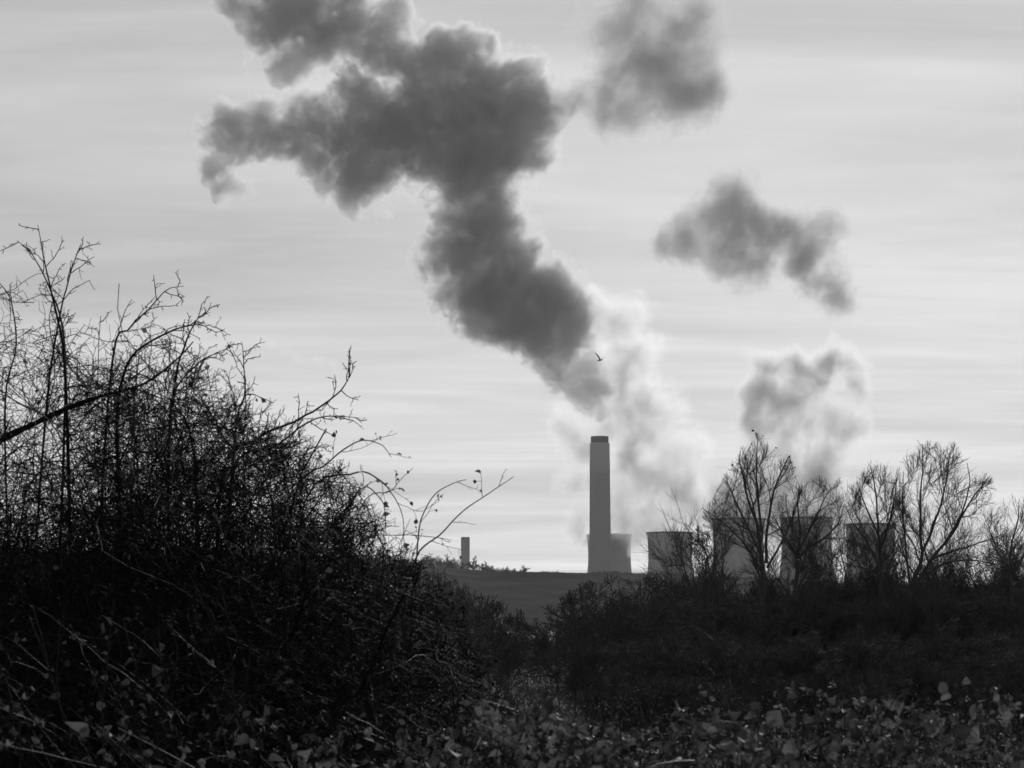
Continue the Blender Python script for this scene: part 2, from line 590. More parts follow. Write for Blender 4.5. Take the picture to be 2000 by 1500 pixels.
steam("steam_cloud", "drifting steam cloud at the top edge, right of the huge plume, tail pointing left", "steam cloud", UR, 2300, dens=0.065, seed=5, fmax=0.8, soft=1.0, rs=1.6, amp=2.2, aniso=0.3)
MR = [(1420, 385, 40), (1445, 400, 34), (1400, 430, 44), (1350, 465, 42), (1315, 480, 24), (1440, 470, 46), (1500, 475, 40), (1550, 465, 40), (1600, 440, 36), (1640, 440, 22),
      (1580, 500, 44), (1620, 545, 38), (1635, 595, 28), (1480, 515, 38), (1425, 510, 34), (1530, 450, 40), (1480, 445, 40), (1560, 510, 34)]
steam("steam_cloud", "small detached steam cloud floating alone at the right, above the towers", "steam cloud", MR, 2350, dens=0.085, seed=8, fmax=0.8, soft=1.0, rs=1.55, amp=2.2, aniso=0.3)
RT = [(1500, 715, 34), (1560, 710, 34), (1615, 698, 38), (1655, 712, 30), (1665, 755, 26), (1500, 770, 46), (1480, 825, 42), (1540, 790, 46), (1600, 760, 38), (1635, 820, 38),
      (1570, 850, 42), (1480, 875, 38), (1460, 925, 36), (1540, 890, 40), (1620, 885, 38), (1590, 925, 44), (1510, 950, 48), (1450, 985, 40), (1620, 965, 38), (1570, 1000, 48),
      (1440, 1025, 40), (1580, 1030, 46), (1700, 1024, 34), (1415, 1000, 36), (1485, 1005, 42), (1630, 1005, 40), (1665, 985, 32), (1540, 935, 40), (1735, 1026, 24), (1440, 955, 46), (1500, 1000, 50), (1610, 940, 46), (1640, 995, 44)]
steam("steam_plume", "pale billowing steam plume rising from the three right-hand cooling towers behind bare trees", "steam plume", RT, 2330, dens=0.085, seed=11, fmax=0.7, soft=0.9, rs=1.42, amp=2.5, aniso=0.5, albedo=0.99)
MT = [(1225, 1028, 34), (1270, 1010, 38), (1320, 1010, 36), (1220, 965, 42), (1265, 940, 46), (1225, 890, 46), (1260, 835, 46), (1300, 800, 38), (1320, 885, 46), (1325, 950, 44),
      (1370, 985, 36), (1310, 1040, 30), (1265, 775, 40), (1215, 805, 44), (1175, 825, 44), (1210, 740, 44), (1235, 685, 44), (1215, 625, 40), (1185, 605, 30), (1145, 950, 34),
      (1130, 1030, 26), (1145, 995, 22), (1150, 880, 40), (1110, 820, 34), (1195, 1036, 26), (1245, 1042, 26), (1290, 1034, 28), (1335, 1030, 28), (1170, 770, 30), (1385, 1010, 34)]
steam("steam_plume", "thin pale steam plume rising behind the tall chimney from the two left-hand cooling towers", "steam plume", MT, 2530, dens=0.055, seed=14, fmax=0.7, soft=0.9, rs=1.48, amp=2.4, aniso=0.57, albedo=0.99)

steam("cloud_wisp", "faint small white wisp of cloud low in the plain sky, left of the plume", "cloud",
      [(505, 675, 12), (530, 688, 13), (560, 695, 13), (585, 706, 15), (610, 712, 15), (640, 718, 12)], 2400, dens=0.012, seed=17, amp=2.0, rs=1.3, aniso=0.6, soft=0.8, albedo=0.99)

# ------------------------------------------------------------------ bird
def bird():
    d = 110.0
    s = d / FPX
    c = at(1171, 703, d)
    B = [(1165.2, 704.6, .15), (1167.5, 704.2, .7), (1169.5, 703.8, 1.2), (1171.5, 703.6, 1.5), (1173.5, 703.2, 1.35), (1175, 702.8, 1.05), (1176.2, 702.6, .55)]
    P = np.array([at(x, y, d) for x, y, r in B])
    n = 8
    V = []
    for i, (x, y, r) in enumerate(B):
        for k in range(n):
            a = 2 * math.pi * k / n
            V.append(P[i] + np.array([0, math.cos(a), math.sin(a)]) * r * s)
    V.append(at(1164.3, 704.7, d)); V.append(at(1176.9, 702.9, d))
    blocks_q = [[i * n + k, i * n + (k + 1) % n, (i + 1) * n + (k + 1) % n, (i + 1) * n + k] for i in range(len(B) - 1) for k in range(n)]
    tri = [[k, len(B) * n, (k + 1) % n] for k in range(n)] + [[(len(B) - 1) * n + k, (len(B) - 1) * n + (k + 1) % n, len(B) * n + 1] for k in range(n)]
    bm = bmesh.new()
    vs = [bm.verts.new(v) for v in V]
    for f in blocks_q + tri:
        bm.faces.new([vs[i] for i in f])
    # wings: leading / trailing edge stations (photo px), depth offset, thickness
    for W_, sgn in (([(1170.5, 702.5, 1172.6, 702.2), (1168.6, 698.5, 1171.2, 697.8), (1167, 696, 1169.4, 695), (1164.6, 692.6, 1166.2, 691.6), (1162.6, 689.6, 1163.4, 688.8), (1161.2, 688.0, 1161.5, 687.8)], -1),
                    ([(1171.8, 703.0, 1174.4, 702.4), (1173.6, 701.5, 1175.4, 701.2), (1176.5, 700.0, 1178.4, 699.8), (1180.3, 698.7, 1181.6, 697.9), (1182.0, 697.7, 1183.1, 697.1), (1183.1, 696.6, 1183.4, 696.3)], 1)):
        up, lo = [], []
        for k, (x0, y0, x1, y1) in enumerate(W_):
            dd = d + sgn * 0.035 * k
            a, b = at(x0, y0, dd - 0.05), at(x1, y1, dd + 0.05)
            nrm = Vector((0.0, -0.2, 1.0)).normalized() * (0.012 * (1 - k / 7))
            m = (Vector(a) + Vector(b)) / 2
            up.append([bm.verts.new(Vector(a)), bm.verts.new(m + nrm), bm.verts.new(Vector(b)), bm.verts.new(m - nrm)])
        for k in range(len(up) - 1):
            for j in range(4):
                bm.faces.new([up[k][j], up[k][(j + 1) % 4], up[k + 1][(j + 1) % 4], up[k + 1][j]])
        bm.faces.new(up[-1]); bm.faces.new(up[0][::-1])
    bmesh.ops.recalc_face_normals(bm, faces=bm.faces)
    me = bpy.data.meshes.new("bird")
    bmesh.ops.translate(bm, verts=bm.verts, vec=-Vector(c))
    bm.to_mesh(me); bm.free()
    me.materials.append(M_FEATHER)
    for p in me.polygons: p.use_smooth = True
    o = bpy.data.objects.new("bird", me)
    o.location = Vector(c)
    COL.objects.link(o)
    tag(o, "dark bird in flight with raised wings against the plume, the only bird in the sky", "bird")
bird()
# ------------------------------------------------------------------ vegetation
def env_px(prof, d0, rough=0.1, zmin=0.03, seed=0):
    p = np.array([at(X, Y, d0) for X, Y in prof])
    xs_, zs_ = p[:, 0], p[:, 2]
    k = 40.0 / d0

    def f(P):
        x, y = P[..., 0], P[..., 1]
        jag = rough * (np.sin(x * 5.3 * k + y * 2.1 * k + seed) + 0.8 * np.sin(x * 11.7 * k - y * 4.3 * k + 2 * seed) + 0.5 * np.sin(x * 23 * k + y * 9 * k))
        return (P[..., 2] < np.interp(x, xs_, zs_) + jag) & (P[..., 2] > zmin)
    return f


def plant(name, label, cat, base, line_env=1, line_ratio=1.0, keep_min=.3, lines=None, bases=None, lean=None, hgt=3.0, nst=10, spread=0.5, fan=35, r0=0.011, levels=(), env=None, seed=1,
          mat=None, leaf=None, berry=None, group=None, trunk_name="stems", crown_name="twigs", sides=5, wob0=0.2, up0=0.0):
    """lines: traced main stems [(points, r0, r1)]; levels: dicts for successive side branches"""
    rng = np.random.default_rng(seed)
    mat = mat or M_BARK
    root = empty(name, base)
    tag(root, label, cat, group)
    first = []          # (P, r0, r1, L)
    blocks_main, blocks_tw = [], []
    if lines:
        for pts, a, b in lines:
            n = max(10, len(pts) * 4)
            P = spline(pts, n)[None]
            P = P + np.cumsum(rng.normal(0, a * 0.25, P.shape), 1) * 0.6
            L = np.linalg.norm(np.diff(P[0], axis=0), axis=1).sum()
            first.append((P, np.array([a]), np.array([b]), np.array([L])))
            blocks_main.append(tube(P, [a], [b], sides))
    if nst:
        P0 = np.array(base)[None] + np.stack([rng.uniform(-spread, spread, nst), rng.uniform(-spread, spread, nst), np.zeros(nst)], 1)
        th = np.radians(np.abs(rng.normal(0, fan, nst)).clip(0, fan * 1.8)); ph = rng.uniform(0, 2 * np.pi, nst)
        D0 = np.stack([np.sin(th) * np.cos(ph), np.sin(th) * np.sin(ph) * 0.7, np.cos(th)], 1)
        if lean is not None:
            D0 = D0 + np.array(lean)
        P, L = grow(rng, P0, D0, hgt * rng.uniform(0.7, 1.15, nst), 12, wob0, up0, env)
        ra = r0 * rng.uniform(0.6, 1.3, nst)
        first.append((P, ra, ra * 0.25, L))
        blocks_main.append(tube(P, ra, ra * 0.25, sides))
    tips_P, tips_D = [], []
    for P, a, b, L in first:
        cur = (P, a, b, L)
        traced = bool(lines) and len(P) == 1
        en = env if (line_env or not traced) else None
        for li, lv in enumerate(levels):
            n = lv['n']
            if traced and line_ratio < .5 and li > 0:
                n = max(2, n // 4)
            if lines and len(cur[0]) == 1 and li == 0:
                n = int(max(3, round(lv['n'] * lv.get('line', 1.0) * cur[3][0] / hgt)))
            O, D, Lc, rc = kids(rng, *cur, n, lv.get('t0', 0.2), 0.98, lv.get('ang', (30, 65)), lv['ratio'], lv.get('taper', 0.5), lv.get('rr', 0.55), lv.get('rmin', 0.0015), lv.get('flat'))
            if 'L' in lv:
                Lc = lv['L'] * rng.uniform(0.4, 1.5, len(Lc)) * np.repeat(np.minimum(1, (cur[3] / (2.2 * lv['L'])) ** .5), n)
            if traced and li == 0:
                Lc = Lc * line_ratio
            L_want = Lc
            Pc, Lc = grow(rng, O, D, Lc, lv.get('K', 5), lv.get('wob', 0.18), lv.get('up', 0.05), en)
            keep = Lc > keep_min * L_want
            Pc, Lc, rc = Pc[keep], Lc[keep], rc[keep]
            if len(Pc) == 0:
                break
            rt = np.maximum(rc * 0.35, lv.get('rmin', 0.0015) * 0.6)
            (blocks_main if lv.get('main') else blocks_tw).append(tube(Pc, rc, rt, 4 if li == 0 else 3))
            cur = (Pc, rc, rt, Lc)
            if li >= len(levels) - 2:
                tips_P.append(Pc[:, -1]); tips_D.append(norm(Pc[:, -1] - Pc[:, -2]))
    mesh_obj(trunk_name, blocks_main, mat, root)
    if blocks_tw:
        mesh_obj(crown_name, blocks_tw, mat, root)
    if tips_P:
        tp, td = np.concatenate(tips_P), np.concatenate(tips_D)
        if leaf:
            n = min(int(leaf['n']), len(tp) * 3)
            i = rng.integers(0, len(tp), n)
            if 'zmax' in leaf:
                i = i[tp[i, 2] < leaf['zmax'] + rng.normal(0, 0.15, len(i))]
            sz = leaf['size'] * rng.uniform(0.5, 1.2, len(i))
            if len(i):
                mesh_obj("leaves", [leaves(rng, tp[i], td[i], sz)], leaf.get('mat', M_LEAF_DEAD), root, smooth=False)
        if berry:
            i = rng.integers(0, len(tp), berry['n'])
            mesh_obj("berries", [berries(tp[i] + rng.normal(0, .006, (len(i), 3)), berry['r'] * rng.uniform(.7, 1.2, len(i)))], M_BERRY, root)
    return root


def px_line(pts, d, r0, r1, dd=0.0):
    n = len(pts) - 1
    return (np.array([at(X, Y, d + dd * i / n) for i, (X, Y) in enumerate(pts)]), r0, r1)


# --- near left: tangle of hawthorn and rose, 8 to 13 m away
LEFT = [(-400, 560), (-60, 600), (0, 590), (60, 575), (130, 610), (210, 640), (280, 675), (340, 670), (400, 700), (450, 745), (480, 810), (560, 850), (640, 880), (700, 930),
        (740, 990), (780, 1050), (830, 1085), (870, 1120), (920, 1290), (980, 1420)]
LV = [dict(n=20, ratio=.5, ang=(30, 75), K=9, wob=.2, up=-.01, rr=.42, rmin=.0026),
      dict(n=12, ratio=.42, ang=(35, 80), K=6, wob=.24, up=.0, rr=.5, rmin=.0019),
      dict(n=6, ratio=.36, ang=(40, 90), K=3, wob=.28, up=.0, rr=.6, rmin=.0014, t0=.08)]
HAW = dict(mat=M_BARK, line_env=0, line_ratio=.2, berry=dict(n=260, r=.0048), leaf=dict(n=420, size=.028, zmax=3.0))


def lbase(X, d):
    p = at(X, 1225, d); p[2] = 0.0
    return p

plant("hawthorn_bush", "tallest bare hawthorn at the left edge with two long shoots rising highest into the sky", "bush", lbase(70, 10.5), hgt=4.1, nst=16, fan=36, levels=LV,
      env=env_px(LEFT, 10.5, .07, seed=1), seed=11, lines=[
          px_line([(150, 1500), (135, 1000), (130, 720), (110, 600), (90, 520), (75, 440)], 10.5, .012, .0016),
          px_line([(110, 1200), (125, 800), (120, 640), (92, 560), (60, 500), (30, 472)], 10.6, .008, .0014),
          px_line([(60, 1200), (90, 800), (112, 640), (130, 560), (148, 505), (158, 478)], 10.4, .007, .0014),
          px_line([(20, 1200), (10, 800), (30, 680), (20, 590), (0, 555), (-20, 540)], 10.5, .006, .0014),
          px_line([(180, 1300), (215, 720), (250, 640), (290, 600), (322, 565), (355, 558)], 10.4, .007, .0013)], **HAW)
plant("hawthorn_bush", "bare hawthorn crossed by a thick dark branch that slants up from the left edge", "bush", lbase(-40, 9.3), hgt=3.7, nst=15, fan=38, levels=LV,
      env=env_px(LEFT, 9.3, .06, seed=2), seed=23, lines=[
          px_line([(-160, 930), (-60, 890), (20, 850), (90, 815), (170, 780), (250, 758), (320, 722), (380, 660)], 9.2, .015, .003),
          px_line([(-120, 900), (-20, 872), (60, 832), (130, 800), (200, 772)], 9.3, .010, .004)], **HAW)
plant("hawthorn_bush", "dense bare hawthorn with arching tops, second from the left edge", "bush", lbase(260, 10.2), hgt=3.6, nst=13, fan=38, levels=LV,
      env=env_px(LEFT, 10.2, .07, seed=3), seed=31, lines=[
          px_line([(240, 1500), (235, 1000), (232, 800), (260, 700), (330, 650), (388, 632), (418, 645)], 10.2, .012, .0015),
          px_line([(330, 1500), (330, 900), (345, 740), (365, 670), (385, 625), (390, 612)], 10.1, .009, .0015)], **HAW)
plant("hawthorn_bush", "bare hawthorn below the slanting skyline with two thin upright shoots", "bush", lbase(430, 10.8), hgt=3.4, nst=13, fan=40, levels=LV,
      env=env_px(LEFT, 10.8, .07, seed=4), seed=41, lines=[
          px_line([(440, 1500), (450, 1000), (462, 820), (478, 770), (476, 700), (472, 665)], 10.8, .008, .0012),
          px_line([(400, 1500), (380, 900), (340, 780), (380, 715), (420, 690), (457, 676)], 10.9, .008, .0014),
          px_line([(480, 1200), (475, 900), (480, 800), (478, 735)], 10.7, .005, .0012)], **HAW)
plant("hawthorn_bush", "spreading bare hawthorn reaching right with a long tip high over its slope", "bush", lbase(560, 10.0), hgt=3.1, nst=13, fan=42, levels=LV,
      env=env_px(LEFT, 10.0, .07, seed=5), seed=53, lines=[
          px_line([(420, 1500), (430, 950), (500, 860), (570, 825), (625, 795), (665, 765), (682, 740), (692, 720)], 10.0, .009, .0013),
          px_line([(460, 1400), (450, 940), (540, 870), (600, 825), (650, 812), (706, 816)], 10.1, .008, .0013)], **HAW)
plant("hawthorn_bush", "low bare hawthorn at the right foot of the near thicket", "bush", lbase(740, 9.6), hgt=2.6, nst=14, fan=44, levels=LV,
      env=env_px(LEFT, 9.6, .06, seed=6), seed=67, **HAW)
RV = [dict(n=5, ratio=.28, ang=(25, 60), K=6, wob=.12, up=.04, rr=.45, rmin=.0014, t0=.3),
      dict(n=4, ratio=.35, ang=(30, 70), K=3, wob=.15, up=.0, rr=.6, rmin=.0011)]
plant("rose_bush", "wild rose with two long lone shoots curving up beside the small square chimney", "bush", lbase(790, 9.0), nst=5, hgt=2.0, fan=20, levels=RV,
      env=env_px(LEFT, 9.0, .05, seed=7), seed=71, r0=.006, line_env=0, line_ratio=.4, mat=M_CANE, lines=[
          px_line([(800, 1500), (805, 1200), (815, 1075), (822, 1015), (850, 965), (888, 942), (912, 936)], 9.0, .0045, .0013),
          px_line([(780, 1500), (790, 1200), (815, 1085), (858, 1045), (905, 998), (960, 960), (1005, 930)], 8.9, .005, .0014),
          px_line([(680, 1500), (680, 1200), (700, 1062), (780, 1046), (850, 1050), (882, 1056)], 9.1, .004, .001)], leaf=dict(n=60, size=.024, mat=M_LEAF))
plant("rose_bush", "wild rose with thin hooked arching shoots over the right shoulder of the thicket", "bush", lbase(620, 9.2), nst=5, hgt=2.3, fan=20, levels=RV,
      env=env_px(LEFT, 9.2, .05, seed=8), seed=83, r0=.006, line_env=0, line_ratio=.4, mat=M_CANE, lines=[
          px_line([(560, 1500), (570, 1000), (640, 905), (700, 862), (742, 866), (764, 893)], 9.2, .005, .0013),
          px_line([(560, 1500), (590, 1000), (690, 925), (738, 935), (765, 962), (785, 1000), (790, 1045)], 9.1, .005, .0012),
          px_line([(620, 1300), (700, 1000), (762, 960), (782, 938), (808, 912)], 9.0, .003, .001),
          px_line([(600, 1400), (640, 1100), (700, 960), (740, 975), (752, 1010), (748, 1090)], 9.3, .004, .0012)], leaf=dict(n=110, size=.024, mat=M_LEAF),
      berry=dict(n=26, r=.006))
# thicker, darker growth filling the foot of the thicket
LOWL = [(-500, 930), (0, 960), (200, 980), (400, 985), (560, 1000), (700, 1045), (800, 1080), (860, 1110), (900, 1150), (940, 1290), (990, 1400)]
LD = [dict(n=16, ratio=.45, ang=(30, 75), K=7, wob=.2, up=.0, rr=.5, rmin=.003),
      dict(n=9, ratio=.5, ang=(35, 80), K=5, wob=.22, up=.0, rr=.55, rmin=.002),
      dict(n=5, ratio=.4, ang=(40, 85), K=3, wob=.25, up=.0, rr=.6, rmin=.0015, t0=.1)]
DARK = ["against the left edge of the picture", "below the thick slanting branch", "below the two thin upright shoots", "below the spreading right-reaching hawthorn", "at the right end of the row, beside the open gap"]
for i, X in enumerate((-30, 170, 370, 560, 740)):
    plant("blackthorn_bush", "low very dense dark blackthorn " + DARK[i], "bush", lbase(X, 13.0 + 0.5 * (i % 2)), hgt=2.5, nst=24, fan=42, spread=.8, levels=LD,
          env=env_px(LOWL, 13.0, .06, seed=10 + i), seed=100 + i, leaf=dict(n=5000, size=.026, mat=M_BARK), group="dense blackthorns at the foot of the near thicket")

# --- brambles
def bramble(label, X, d, prof, seed, n=26, leafn=15, size=.030, width=.9, lmat=None, name="bramble_bush", group=None, depth=.8, hgt=2.5, dead=0.35):
    rng = np.random.default_rng(seed)
    b = lbase(X, d)
    env = env_px([(x, y + (14 if x > 900 else 34)) for x, y in prof], d, .018, seed=seed)
    root = empty(name, b)
    tag(root, label, "bush", group)
    P0 = b[None] + np.stack([rng.uniform(-width, width, n), rng.uniform(-depth, depth, n), np.full(n, .05)], 1)
    th = np.radians(rng.uniform(2, 34, n)); ph = rng.uniform(0, 2 * np.pi, n)
    D0 = np.stack([np.sin(th) * np.cos(ph), np.sin(th) * np.sin(ph), np.cos(th)], 1)
    P, L = grow(rng, P0, D0, hgt * rng.uniform(.7, 1.2, n), 16, .07, -.035, env)
    ra = rng.uniform(.0028, .005, n)
    blocks = [tube(P, ra, ra * .4, 5)]
    O, D, Lc, rc = kids(rng, P, ra, ra * .4, L, 5, .3, 1., (30, 65), .35, .3, .6, .0018)
    P2, L2 = grow(rng, O, D, Lc, 6, .12, -.03, env)
    blocks.append(tube(P2, rc, rc * .5, 4))
    mesh_obj("canes", blocks, M_CANE, root)
    lp, ld, ls_ = [], [], []
    pet = []
    for (A, La, t0, nn) in ((P, L, .4, leafn), (P2, L2, .2, 5)):
        O, D, Lc, rc = kids(rng, A, np.full(len(A), .002), np.full(len(A), .002), La, nn, t0, 1., (45, 85), .1, 0, .6, .001)
        Lc = np.full(len(Lc), size * .9) * rng.uniform(.6, 1.2, len(Lc))
        Pp, _ = grow(rng, O, D, Lc, 3, .1, .05)
        pet.append(tube(Pp, np.full(len(Pp), .0011), np.full(len(Pp), .0009), 3))
        tip = Pp[:, -1]; T = norm(Pp[:, -1] - Pp[:, -2])
        sd = norm(np.cross(T, np.array([0, 0, 1.0])))
        sz = size * rng.uniform(.45, 1.35, len(tip))
        for ang, f in ((0, 1.1), (75, .85), (-75, .85)):
            a = math.radians(ang)
            lp.append(tip); ld.append(T * math.cos(a) + sd * math.sin(a)); ls_.append(sz * f)
    lp, ld, ls_ = np.concatenate(lp), np.concatenate(ld), np.concatenate(ls_)
    ok = env(lp + np.array([0, 0, 0]))
    lp, ld, ls_ = lp[ok], ld[ok], ls_[ok]
    if dead:
        k = rng.random(len(lp)) > dead
        lp, ld, ls_ = lp[k], ld[k], ls_[k]
    mesh_obj("leaf_stalks", pet, M_CANE, root)
    mesh_obj("leaves", [leaves(rng, lp, ld * .8 + rng.normal(0, .15, ld.shape), ls_, curl=.9, droop=.25, width=1.2)], lmat or M_LEAF, root)
    return root

BR = "leafy brambles along the foot of the picture"
BP = [(-500, 1290), (0, 1300), (300, 1330), (560, 1400), (760, 1430), (860, 1400), (930, 1360), (1040, 1350), (1150, 1400), (1250, 1420), (1330, 1400), (1385, 1375), (1400, 1320), (1425, 1320), (1440, 1370),
      (1500, 1440), (1560, 1440), (1600, 1400), (1612, 1335), (1660, 1325), (1720, 1350), (1735, 1372), (1800, 1372), (1840, 1400), (1848, 1340), (1880, 1335), (1892, 1440), (1925, 1440), (1960, 1385), (1972, 1350), (2060, 1345), (2500, 1340)]
bramble("bright leafy bramble mound in the bottom right corner", 2010, 6.2, BP, 201, group=BR)
bramble("leafy bramble with a tall upright sprig, under the rightmost tower", 1860, 6.8, BP, 202, width=.5, group=BR)
bramble("leafy bramble whose paired sprigs stand highest among the right-hand brambles", 1690, 6.5, BP, 203, width=.65, group=BR)
bramble("leafy bramble at the foot of the picture just right of the glinting gap", 1560, 6.0, BP, 204, width=.55, group=BR)
bramble("leafy bramble with one narrow spire of leaves, left of the glinting gap", 1420, 6.6, BP, 205, width=.5, group=BR)
bramble("leafy bramble straight below the clear standing cooling tower", 1270, 6.2, BP, 206, width=.55, group=BR)
bramble("leafy bramble at the bottom centre, straight below the hill gap", 1090, 6.4, BP, 207, width=.6, group=BR, dead=.4)
bramble("half bare bramble under the small square chimney", 900, 6.8, BP, 208, width=.55, group=BR, dead=.6)
bramble("half bare bramble at the foot of the low right hawthorn of the thicket", 700, 6.6, BP, 209, width=.6, group=BR, dead=.75)
LB = [(-500, 1200), (0, 1130), (200, 1150), (350, 1160), (500, 1230), (650, 1300), (760, 1330), (900, 1420)]
bramble("shaded bramble low in the left corner with a few dry leaves", 60, 7.6, LB, 210, n=26, width=.7, group=BR, dead=.955, lmat=M_LEAF_DEAD)
bramble("shaded bramble with scattered pale leaves below the middle of the thicket", 300, 7.8, LB, 211, n=26, width=.6, group=BR, dead=.955, lmat=M_LEAF_DEAD)
bramble("shaded bramble with scattered pale leaves in front of the spreading hawthorn", 510, 7.6, LB, 212, n=26, width=.6, group=BR, dead=.95, lmat=M_LEAF_DEAD)

# --- ground cover between the brambles and the field edge: nobody could count it
rng = np.random.default_rng(5)
n = 26000
dd = rng.uniform(8.5, 40, n) ** 1.0
X = rng.uniform(-150, 2150, n)
xx = (X - 1000) / FPX * dd
top = 1.15 + .12 * np.sin(xx * 2.3 + dd * .7) + .1 * np.sin(xx * 5.1 - dd * 1.3) - .55 * np.clip((dd - 10) / 30, 0, 1)
zz = top * rng.random(n) ** .45
P0 = np.stack([xx, dd, zz], 1)
D0 = norm(np.stack([rng.normal(0, 1, n), rng.normal(0, 1, n), rng.uniform(.0, 1.2, n)], 1))
i = rng.random(n) < .38
Pt, _ = grow(rng, P0[i] - np.array([0, 0, .35]), D0[i] + np.array([0, 0, .8]), rng.uniform(.25, .6, i.sum()), 4, .25, -.02)
V1 = tube(Pt, np.full(len(Pt), .0035), np.full(len(Pt), .0018), 3)
o = mesh_obj("undergrowth", [V1, leaves(rng, P0, D0, rng.uniform(.012, .034, n) * np.where((xx < -.25) & (dd < 14), .6, 1.0))], M_UNDER)
tag(o, "low tangle of dead stems and small leaves covering the bank", "undergrowth", kind="stuff")
n = 60000
dd = rng.uniform(30, 125, n)
X = rng.uniform(-100, 2100, n)
P0 = np.stack([(X - 1000) / FPX * dd, dd, np.zeros(n)], 1)
D0 = norm(np.stack([rng.normal(0, .35, n), rng.normal(0, .35, n), np.ones(n)], 1))
Pt, _ = grow(rng, P0, D0, rng.uniform(.1, .42, n), 3, .22, -.1)
o = mesh_obj("grass", [tube(Pt, rng.uniform(.004, .009, n), np.full(n, .002), 3)], M_GRASS)
tag(o, "wet rough grass glinting in the gap between the bushes", "grass", kind="stuff")

# --- bare trees and bushes 45 to 90 m away
TV = [dict(n=10, L=1.6, ratio=.5, ang=(22, 58), K=8, wob=.12, up=.04, rr=.45, rmin=.011, t0=.15, line=1.0, main=True),
      dict(n=9, L=1.05, ratio=.5, ang=(18, 52), K=6, wob=.11, up=.045, rr=.5, rmin=.0078, t0=.1),
      dict(n=8, L=.62, ratio=.5, ang=(16, 44), K=4, wob=.11, up=.05, rr=.6, rmin=.0056, t0=.12)]
TG = "bare trees in the hedge before the cooling towers"
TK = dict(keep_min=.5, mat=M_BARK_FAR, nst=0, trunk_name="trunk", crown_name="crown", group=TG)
E_A = [(1300, 1180), (1340, 1120), (1370, 1010), (1400, 955), (1430, 900), (1450, 868), (1480, 856), (1520, 880), (1545, 890), (1570, 960), (1590, 1100), (1650, 1200)]
D = 74
plant("bare_tree", "tallest bare tree, leftmost of its row, with leaf scraps at its tips", "tree", lbase(1492, D), hgt=6, seed=301, env=env_px(E_A, D, .15), levels=TV, lines=[
    px_line([(1500, 1318), (1492, 1230), (1496, 1150), (1497, 1100), (1487, 1030), (1470, 980), (1456, 910), (1450, 872)], D, .12, .012),
    px_line([(1497, 1100), (1500, 1030), (1512, 960), (1535, 905), (1545, 890)], D, .06, .010, .6),
    px_line([(1487, 1040), (1480, 960), (1478, 900), (1480, 862)], D, .05, .010, -.5),
    px_line([(1494, 1130), (1460, 1070), (1430, 1035), (1395, 1005), (1376, 990)], D, .05, .010, .8),
    px_line([(1490, 1090), (1450, 1010), (1430, 960), (1418, 935)], D, .05, .010, -.8),
    px_line([(1498, 1110), (1530, 1050), (1552, 1000), (1560, 950)], D, .045, .010, .3)], leaf=dict(n=70, size=.1), **TK)
E_B = [(1450, 1200), (1480, 1040), (1505, 990), (1535, 955), (1560, 940), (1600, 938), (1635, 950), (1655, 1000), (1665, 1080), (1690, 1200)]
plant("bare_tree", "small bare tree with a single trunk forking low, second tree in the row", "tree", lbase(1548, 78), hgt=6, seed=302, env=env_px(E_B, 78, .15), levels=TV, lines=[
    px_line([(1540, 1314), (1545, 1230), (1552, 1165), (1556, 1112), (1559, 1088)], 78, .11, .075),
    px_line([(1559, 1090), (1548, 1068), (1525, 1035), (1508, 1000)], 78, .055, .010, .5),
    px_line([(1559, 1090), (1563, 1040), (1560, 990), (1568, 950)], 78, .06, .010, -.5),
    px_line([(1559, 1090), (1582, 1068), (1612, 1050), (1640, 1018), (1650, 985)], 78, .055, .010, .6),
    px_line([(1561, 1075), (1590, 1020), (1610, 975), (1625, 950)], 78, .045, .010, -.6)], **TK)
E_C = [(1600, 1180), (1625, 1060), (1645, 970), (1665, 930), (1700, 902), (1725, 910), (1752, 925), (1768, 1000), (1775, 1100), (1800, 1200)]
plant("bare_tree", "narrow upright bare tree in front of the rightmost cooling tower", "tree", lbase(1722, 76), hgt=6, seed=303, env=env_px(E_C, 76, .15), levels=TV, lines=[
    px_line([(1724, 1316), (1722, 1230), (1720, 1150), (1719, 1075), (1717, 1020), (1711, 944), (1707, 904)], 76, .1, .010),
    px_line([(1719, 1110), (1700, 1070), (1680, 1040), (1660, 1015), (1648, 985)], 76, .045, .010, .5),
    px_line([(1719, 1080), (1738, 1020), (1748, 970), (1752, 930)], 76, .045, .010, -.5),
    px_line([(1721, 1140), (1745, 1090), (1765, 1050), (1770, 1010)], 76, .04, .010, .5),
    px_line([(1718, 1050), (1692, 990), (1675, 940)], 76, .04, .010, -.4)], **TK)
E_D = [(1690, 1200), (1740, 1060), (1745, 960), (1765, 890), (1800, 862), (1850, 878), (1880, 905), (1920, 925), (1950, 950), (1965, 1010), (1975, 1080), (2000, 1160)]
plant("bare_tree", "broad fan-shaped bare tree with many limbs spreading right, standing against plain sky", "tree", lbase(1778, 74), hgt=6, seed=304, env=env_px(E_D, 74, .15), levels=TV, lines=[
    px_line([(1770, 1318), (1772, 1240), (1776, 1160), (1800, 1090), (1797, 1040), (1800, 960), (1804, 868)], 74, .12, .010),
    px_line([(1776, 1165), (1822, 1090), (1862, 1040), (1900, 975), (1935, 930)], 74, .08, .010, .8),
    px_line([(1820, 1092), (1850, 1078), (1900, 1062), (1965, 1040)], 74, .05, .010, -.8),
    px_line([(1778, 1150), (1768, 1070), (1760, 990), (1762, 920)], 74, .05, .010, .5),
    px_line([(1785, 1140), (1840, 1105), (1900, 1096), (1960, 1110)], 74, .05, .010, .9),
    px_line([(1800, 1085), (1830, 1010), (1850, 940), (1858, 885)], 74, .05, .010, -.7),
    px_line([(1850, 1055), (1880, 1000), (1895, 945), (1890, 905)], 74, .04, .010, .4)], **TK)
